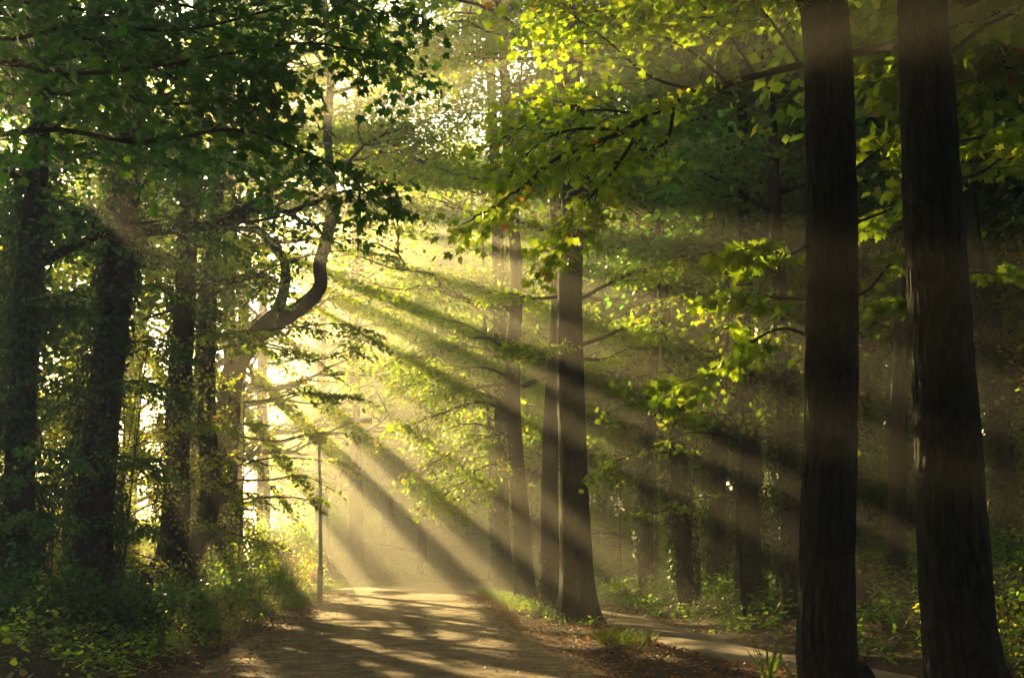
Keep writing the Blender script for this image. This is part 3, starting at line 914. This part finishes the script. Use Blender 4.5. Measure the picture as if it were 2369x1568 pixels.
def shrub(name, label, cat, loc, seed, Rr, H, n_stem, n_each, leaf, mat, group=None, tmpl=T_OVAL):
    root = tag(empty(name, loc), label, cat, group)
    st, lf = shrub_mesh(seed, Rr, H, n_stem, n_each, leaf, tmpl)
    st.build('stems', M_TWIG, root, True)
    lf.build('foliage', mat, root)
    return root


SG = 'bushes on the left verge'
shrubs = [((-7.4, 31.5), 'sunlit low bush spilling onto the road edge below the forked tree', 1.1, .95, M_HERB),
          ((-8.2, 34.5), 'taller bright bush at the foot of the forked tree', 1.2, 1.5, M_HERB),
          ((-6.7, 26.5), 'green bush at the road edge just before the sunlit one', .9, .7, M_HERB),
          ((-7.6, 24.2), 'rounded shaded bush between the leaning trunk and the road', 1.1, .9, M_LEAF_DARK),
          ((-6.2, 19.2), 'dark shaded bush at the bottom edge close to the road', 1.0, .75, M_LEAF_DARK),
          ((-7.3, 18.3), 'dark bush with yellow specks at the bottom left', 1.1, .95, M_LEAF_DARK),
          ((-8.6, 18.6), 'dark tall bush in the bottom left corner', 1.2, 1.2, M_LEAF_DARK),
          ((-9.7, 21.5), 'dark bush at the foot of the thin black trunk', 1.2, 1.4, M_LEAF_DARK),
          ((-9.4, 26.5), 'brownish bush between the two shaded left trunks', 1.2, 1.2, M_LEAF),
          ((-8.6, 44.5), 'blazing pale bush just left of the street lamp foot', 1.3, 1.6, M_LEAF_YEL),
          ((-9.9, 41), 'bright yellow bush behind the forked tree', 1.4, 2.2, M_LEAF_YEL),
          ((-8.2, 39.5), 'low green bush on the grassy mound before the lamp', 1.0, .8, M_HERB)]
for k, ((x, y), lab, Rr, H, mt) in enumerate(shrubs):
    shrub('bush', lab, 'bush', base(x, y), 500 + k, Rr, H, 26, 11, .1 if mt is not M_LEAF_DARK else .11, mt, SG)
tag_fl = shrub('flowering_bush', 'bush with white and red blossoms beside the street lamp', 'bush', base(-8.6, 47), 530, 1.2, 1.5, 22, 8, .1, M_FLOWER)
shrub('bush', 'golden sunlit bush between the two dark right trunks', 'bush', base(*(5.95, 15.3)), 540, .75, .95, 26, 10, .075, M_LEAF_YEL)
shrub('bush', 'green leafy bush low on the right bank at the right edge', 'bush', base(7.2, 14.2), 541, 1.0, 1.1, 26, 10, .09, M_HERB)

SW = 'shrubs under the dark wood on the right bank'
BW = 'bushes at the back of the road bend'
big = [shrub('bush', 'dark shrub under the trees of the right bank', 'bush', (0, 0, 0), 550, 1.9, 2.6, 40, 34, .15, M_LEAF, SW, T_QUAD),
       shrub('bush', 'dark shrub under the trees of the right bank', 'bush', (0, 0, 0), 551, 2.2, 3.6, 46, 40, .16, M_LEAF_WOOD, SW, T_QUAD)]
sw = [(8.6, 30), (10.8, 33), (7.2, 38), (12, 26), (14, 29), (11.5, 40), (9.5, 45), (14.5, 36), (16.5, 27), (17, 34), (13, 47), (6.8, 50), (10, 54), (17, 42), (13.5, 19.5), (15.8, 22), (18.5, 29), (20, 37), (6.4, 44), (15, 53), (19, 46),
      (11, 17), (8, 58), (12, 64), (4.5, 60), (20, 22), (6, 66), (16, 60)]
bw = [(-9, 79), (-6.5, 82), (-4, 79.5), (-1.5, 81), (1, 79), (3.5, 76), (5.5, 73), (-11.5, 77), (-14, 80), (-12.6, 70), (-13.5, 66), (-8, 86), (-3, 86), (2, 85), (7, 79), (-12.2, 73.5), (-12, 60), (-10.8, 75)]
for k, (x, y) in enumerate(sw + bw):
    isb = k >= len(sw)
    lab = 'hazy bush at the back of the road bend' if isb else 'dark shrub under the trees of the right bank'
    if k < 2:
        big[k].location = base(x, y)
    else:
        duplicate(big[k % 2], base(x, y), rg.uniform(0, 6.28), rg.uniform(.75, 1.25), lab, BW if isb else SW)

# hedge at the field edge
HG = 'backlit hedge bushes at the field edge on the left'
hp = shrub('bush', 'x', 'bush', (0, 0, 0), 560, 1.8, 3.0, 40, 22, .14, M_LEAF_YEL, HG, T_OVAL)
for k, (x, y) in enumerate([(-13.2, 26), (-14, 29.5), (-14.2, 33), (-15, 37), (-15.6, 41), (-16.2, 46), (-16.5, 52), (-17, 58), (-13.4, 21), (-12.2, 18), (-15.8, 25), (-18, 34), (-19, 48), (-18, 64)]):
    if k == 0:
        hp.location = base(x, y)
        hp['label'] = 'yellow backlit bush in the hedge at the field edge behind the left trunks'
    else:
        duplicate(hp, base(x, y), rg.uniform(0, 6.28), rg.uniform(.75, 1.15), hp['label'], HG)

# saplings in the thicket
SAP = 'thin saplings in the backlit thicket left of the road'
sap = []
for k in range(3):
    r_ = np.random.default_rng(600 + k)
    H = 5.5 + k
    pts = [np.array([0, 0, 0.]), np.array([r_.normal(0, .15), r_.normal(0, .15), H * .5]), np.array([r_.normal(0, .4), r_.normal(0, .4), H])]
    sap.append(tree('sapling', 'x', 'sapling', pts, .035, .012, 600 + k, .5, 1.5, 15, 13, .10, spread=.5, mat=M_LEAF_YEL, bark=M_TWIG, sides=8, rings=24, flare=0, amp=.001, tmpl=T_OVAL))
sap_spots = [(-8.8, 24.5), (-8.9, 26.5), (-9.6, 28), (-8.6, 28.8), (-9.3, 31), (-10.4, 27), (-10.6, 24), (-9.0, 33), (-10.8, 32), (-11.5, 29), (-11.8, 35), (-10.5, 36), (-11.2, 22), (-9.9, 23), (-12.5, 26), (-12.8, 32), (-8.4, 35.5), (-12.0, 39), (-10.2, 19), (-13.6, 28.5)]
for k, (x, y) in enumerate(sap_spots):
    lab = 'thin leafy sapling in the backlit thicket between the left trunks'
    p = base(x, y)
    if k < 3:
        o = sap[k]
        o.location = p
        o['label'] = lab
        o['group'] = SAP
    else:
        duplicate(sap[k % 3], p, rg.uniform(0, 6.28), rg.uniform(.75, 1.2), lab, SAP)
USG = 'young trees under the dark wood on the right bank'
us_spots = [(9.6, 33), (8, 38.5), (5.2, 42), (10.8, 25), (12.6, 31), (10.2, 19), (12.5, 22.5), (4.4, 47), (6.9, 43)]
for k, (x, y) in enumerate(us_spots):
    duplicate(sap[k % 3], base(x, y), rg.uniform(0, 6.28), rg.uniform(.7, 1.25), 'thin young tree under the dark wood on the right bank', USG)


# ------------------------------------------------------------------ ground cover
def scatter(n, xf, yr, rg, dens=None):
    y = rg.uniform(yr[0], yr[1], n)
    lo, hi = xf(y)
    x = lo + (hi - lo) * rg.random(n)
    if dens is not None:
        k = rg.random(n) < dens(x, y)
        x, y = x[k], y[k]
    return x, y


def herbs(name, mat, x, y, hgt, n_each, leaf, rg, tmpl=T_OVAL):
    g = Geo()
    z = height(x, y)
    P = np.stack([x, y, z], -1)
    n = len(P)
    hh = hgt * rg.uniform(.4, 1.2, n)
    A = np.repeat(P, n_each, 0)
    H = np.repeat(hh, n_each)
    t = rg.uniform(.25, 1, n * n_each)
    a = rg.uniform(0, 6.28, n * n_each)
    d = np.stack([np.cos(a), np.sin(a), np.zeros_like(a)], -1)
    lean = np.repeat(rg.normal(0, .18, (n, 3)) * [1, 1, 0], n_each, 0)
    A = A + (np.array([0, 0, 1.0]) + lean) * (H * t)[:, None] + d * (.04 + .1 * rg.random(len(a)) * H)[:, None]
    tip = nrm(d + np.stack([a * 0, a * 0, rg.normal(-.15, .35, len(a))], -1))
    nor = nrm(np.array([0, 0, 1.0]) + rg.normal(0, .4, (len(a), 3)))
    g.leaves(A, tip, nor, leaf * rg.uniform(.55, 1.25, len(a)), tmpl)
    o = g.build(name, mat)
    return tag(o, kind='stuff')


x, y = scatter(9000, lambda y: (path_r(y) + .15, path_r(y) + 9), (11, 62), rg, lambda x, y: .35 + .65 * ss(-.3, .4, vnoise(np.stack([x * .5, y * .5, x * 0], -1), 41)))
o = herbs('undergrowth', M_HERB, x, y, .55, 9, .11, rg)
tag(o, 'leafy green undergrowth covering the bank right of the footpath')
x, y = scatter(6500, lambda y: (road_l(y) - 7, road_l(y) - .2), (11, 64), rg, lambda x, y: .3 + .7 * ss(-.3, .4, vnoise(np.stack([x * .5, y * .5, x * 0 + 3], -1), 42)))
o = herbs('undergrowth', M_LEAF, x, y, .5, 8, .10, rg)
tag(o, 'shaded green undergrowth on the left verge beneath the trunks')
x, y = scatter(2600, lambda y: (road_l(y) - 9 + 0 * y, road_r(y) + 6), (74, 92), rg)
o = herbs('undergrowth', M_HERB, x, y, 1.0, 9, .2, rg)
tag(o, 'hazy undergrowth at the back where the road disappears')


def grass(name, x, y, per, h, rg, label):
    g = Geo()
    P = np.repeat(np.stack([x, y, height(x, y) - .01], -1), per, 0)
    n = len(P)
    P[:, :2] += rg.normal(0, .06, (n, 2))
    a = rg.uniform(0, 6.28, n)
    tip = nrm(np.stack([np.cos(a) * .45, np.sin(a) * .45, np.ones(n)], -1) + rg.normal(0, .15, (n, 3)))
    nor = np.stack([np.cos(a), np.sin(a), np.zeros(n) - .2], -1)
    g.leaves(P, tip, nor, h * rg.uniform(.5, 1.3, n), np.array(T_BLADE) * [1.3, 1, 1])
    return tag(g.build(name, M_GRASS), label, None, None, 'stuff')


xa, ya = scatter(1500, lambda y: (road_r(y) + .5, path_l(y) - .05), (17, 52), rg, lambda x, y: ss(-.1, .5, vnoise(np.stack([x * .9, y * .6, x * 0], -1), 51)) * .35)
xb, yb = scatter(500, lambda y: (road_r(y) + .1, path_l(y) + .1), (33, 56), rg)
xc, yc = scatter(1600, lambda y: (road_l(y) - 1.7, road_l(y) + .05), (20, 70), rg, lambda x, y: .25 + .75 * ss(30, 42, y))
grass('grass', np.concatenate([xa, xb, xc]), np.concatenate([ya, yb, yc]), 7, .24, rg, 'grass tufts along the verges of road and footpath')
xh, yh = scatter(700, lambda y: (road_r(y) + .35, path_l(y) + .0), (24, 50), rg, lambda x, y: .2 + .8 * ss(27, 40, y))
o = herbs('weeds', M_HERB, xh, yh, .28, 7, .09, rg)
tag(o, 'low bright weeds at the feet of the middle maples')


def litter(n, xf, yr, seed, size, label, name='fallen_leaves', dens=None):
    rg = np.random.default_rng(seed)
    x, y = scatter(n, xf, yr, rg, dens)
    n = len(x)
    g = Geo()
    P = np.stack([x, y, np.maximum(height(x, y), 0) + .03 + rg.uniform(.0, .03, n)], -1)
    a = rg.uniform(0, 6.28, n)
    tip = np.stack([np.cos(a), np.sin(a), rg.normal(0, .25, n)], -1)
    nor = nrm(np.array([0, 0, 1.0]) + rg.normal(0, .35, (n, 3)))
    g.leaves(P, tip, nor, size * rg.uniform(.5, 1.2, n), T_OVAL)
    return tag(g.build(name, M_LITTER), label, None, None, 'stuff')


litter(10000, lambda y: (road_r(y) - .5, path_l(y) + .1), (9, 48), 71, .075, 'rust coloured fallen leaves on the strip between road and footpath')
litter(4500, lambda y: (road_l(y) - 1.2, road_l(y) + 1.0), (14, 50), 72, .07, 'fallen leaves along the left road edge')
litter(5200, lambda y: (road_l(y) + .8, road_r(y) - .4), (12, 60), 73, .06, 'few fallen leaves scattered over the road')
litter(2600, lambda y: (path_r(y) - .15, path_r(y) + 4), (11, 44), 74, .09, 'brown fallen leaves on the bank side of the footpath')

# ------------------------------------------------------------------ foreground weeds right of the road
def weed(name, label, loc, seed, H, n, leaf, mat, nb=7):
    rg = np.random.default_rng(seed)
    root = tag(empty(name, loc), label, 'weed')
    st, lf = Geo(), Geo()
    for k in range(n):
        a = rg.uniform(0, 6.28)
        e = np.array([math.cos(a) * .22, math.sin(a) * .22, H * rg.uniform(.5, 1)])
        p = wander(np.array([0, 0, -.05]), e, 8, .06, rg)
        st.tube(p, np.linspace(.006, .002, 8), 5, cap=False)
        idx = np.repeat(np.arange(2, 8), 2)
        d = nrm(rg.normal(0, 1, (len(idx), 3)) * [1, 1, .3])
        lf.leaves(p[idx], d, nrm(np.array([0, 0, 1.0]) + rg.normal(0, .4, (len(idx), 3))), leaf * rg.uniform(.6, 1.2, len(idx)), T_OVAL)
    b = rg.uniform(0, 6.28, nb)
    if nb:
        lf.leaves(np.zeros((nb, 3)), np.stack([np.cos(b) * .35, np.sin(b) * .35, np.ones(nb)], -1), np.stack([np.cos(b), np.sin(b), b * 0], -1), H * rg.uniform(.5, .9, nb), np.array(T_BLADE) * [1.0, 1, 1])
    st.build('stems', M_TWIG, root, True)
    lf.build('leaves', mat, root)
    return root


weed('weed', 'sunlit weed with long blades and dry stalks at the bottom edge before the dark maple', base(2.95, 13.6), 801, .75, 6, .09, M_GRASS)
weed('weed', 'shorter green weed at the bottom edge, closer to the dark forked maple', base(3.2, 13.2), 802, .45, 4, .08, M_GRASS)
weed('weed', 'grassy tuft on the bank edge behind the footpath near the dark maple', base(5.0, 18.3), 803, .5, 4, .06, M_GRASS)
weed('weed', 'tall thin dry stalk beside the flared roots of the broad maple', base(2.1, 25.2), 804, .8, 3, .03, M_GRASS, 0)

# ------------------------------------------------------------------ street lamp
LY = 38.0
lb = at(740, 1350, LY)
lamp_base = base(lb[0], LY)
lamp = tag(empty('street_lamp', lamp_base), 'pale green street lamp with a curved arm over the road', 'street lamp')
top = at(738, 1045, LY) - lamp_base
g = Geo()
g.tube(np.array([[0, 0, -.3], [0, 0, 1.2], [0, 0, 1.22], [top[0] * .3, 0, top[2] * .55], [top[0] * .5, 0, top[2] * .75], [top[0], 0, top[2]]]), [.11, .10, .075, .062, .055, .048], 16)
g.build('pole', M_LAMP, lamp, True)
head = at(845, 977, LY) - lamp_base
g = Geo()
arm = smooth_path([[top[0], 0, top[2] - .1], [top[0] + .01, 0, top[2] + .1], [top[0] + .14, 0, top[2] + .55], [top[0] + .8, -.1, head[2] - .12], [head[0] - .44, -.2, head[2] + .02]], 26)
arm[:, 1] *= 1
g.tube(arm, np.linspace(.04, .03, 26), 12)
g.build('arm', M_LAMP, lamp, True)
g = Geo()
hx = np.array([-.5, -.46, -.2, -.14, .16, .24, .26])
hp = np.stack([head[0] + hx, np.full(7, -.22), head[2] + .04 + hx * .03], -1)
g.tube(hp, [.035, .055, .06, .085, .09, .08, .04], 16)
hd = g.build('lamp_head', M_LAMP_HEAD, lamp, True)
g = Geo()
lx = np.linspace(-.16, .24, 8)
lp = np.stack([head[0] + lx, np.full(8, -.22), head[2] - .05 + lx * .03], -1)
g.tube(lp, np.array([.04, .08, .1, .105, .105, .1, .085, .04]), 16)
g.build('lens', M_LENS, hd, True)

# ------------------------------------------------------------------ haze
g = Geo()
g.box((-430, -70, -1.6), (430, 530, 34))
m, nt, out, N, L = nodes('haze_air')
pv = N('VolumePrincipled')
pv.inputs['Color'].default_value = (.97, .94, .83, 1)
pv.inputs['Density'].default_value = .0055
pv.inputs['Anisotropy'].default_value = .56
L(pv.outputs[0], out.inputs['Volume'])
tag(g.build('haze', m), 'pale morning mist filling the wood', kind='stuff')

# ------------------------------------------------------------------ light, sky, camera
w = bpy.data.worlds.new('World')
SC.world = w
w.use_nodes = True
nt = w.node_tree
bg = nt.nodes['Background']
sky = nt.nodes.new('ShaderNodeTexSky')
sky.sky_type = 'NISHITA'
sky.sun_disc = False
sky.sun_elevation = SUN_EL
sky.sun_rotation = -SUN_AZ
sky.air_density = 1.0
sky.dust_density = 2.0
nt.links.new(sky.outputs[0], bg.inputs[0])
bg.inputs[1].default_value = .05

ld = bpy.data.lights.new('sun', 'SUN')
ld.energy = 5.0
ld.angle = R(.5)
ld.color = (1.0, .73, .29)
lo = bpy.data.objects.new('sun', ld)
COL.objects.link(lo)
from mathutils import Vector
lo.rotation_euler = Vector(SUN).to_track_quat('Z', 'Y').to_euler()

cd = bpy.data.cameras.new('camera')
cam = bpy.data.objects.new('camera', cd)
COL.objects.link(cam)
cam.location = CAM
cam.rotation_euler = (R(90) + PITCH, 0, 0)
cd.lens = LENS
cd.sensor_width = 36
cd.clip_start = .1
cd.clip_end = 3000
SC.camera = cam

vs = SC.view_settings
vs.view_transform = 'Standard'
vs.look = 'None'
vs.gamma = 1
vs.exposure = 3.05
SC.render.engine = 'CYCLES'
cy = SC.cycles
cy.use_denoising = True
cy.denoiser = 'OPENIMAGEDENOISE'
cy.max_bounces = 6
cy.diffuse_bounces = 3
cy.glossy_bounces = 1
cy.transmission_bounces = 2
cy.transparent_max_bounces = 4
cy.volume_bounces = 0
cy.sample_clamp_indirect = 6
cy.use_adaptive_sampling = True
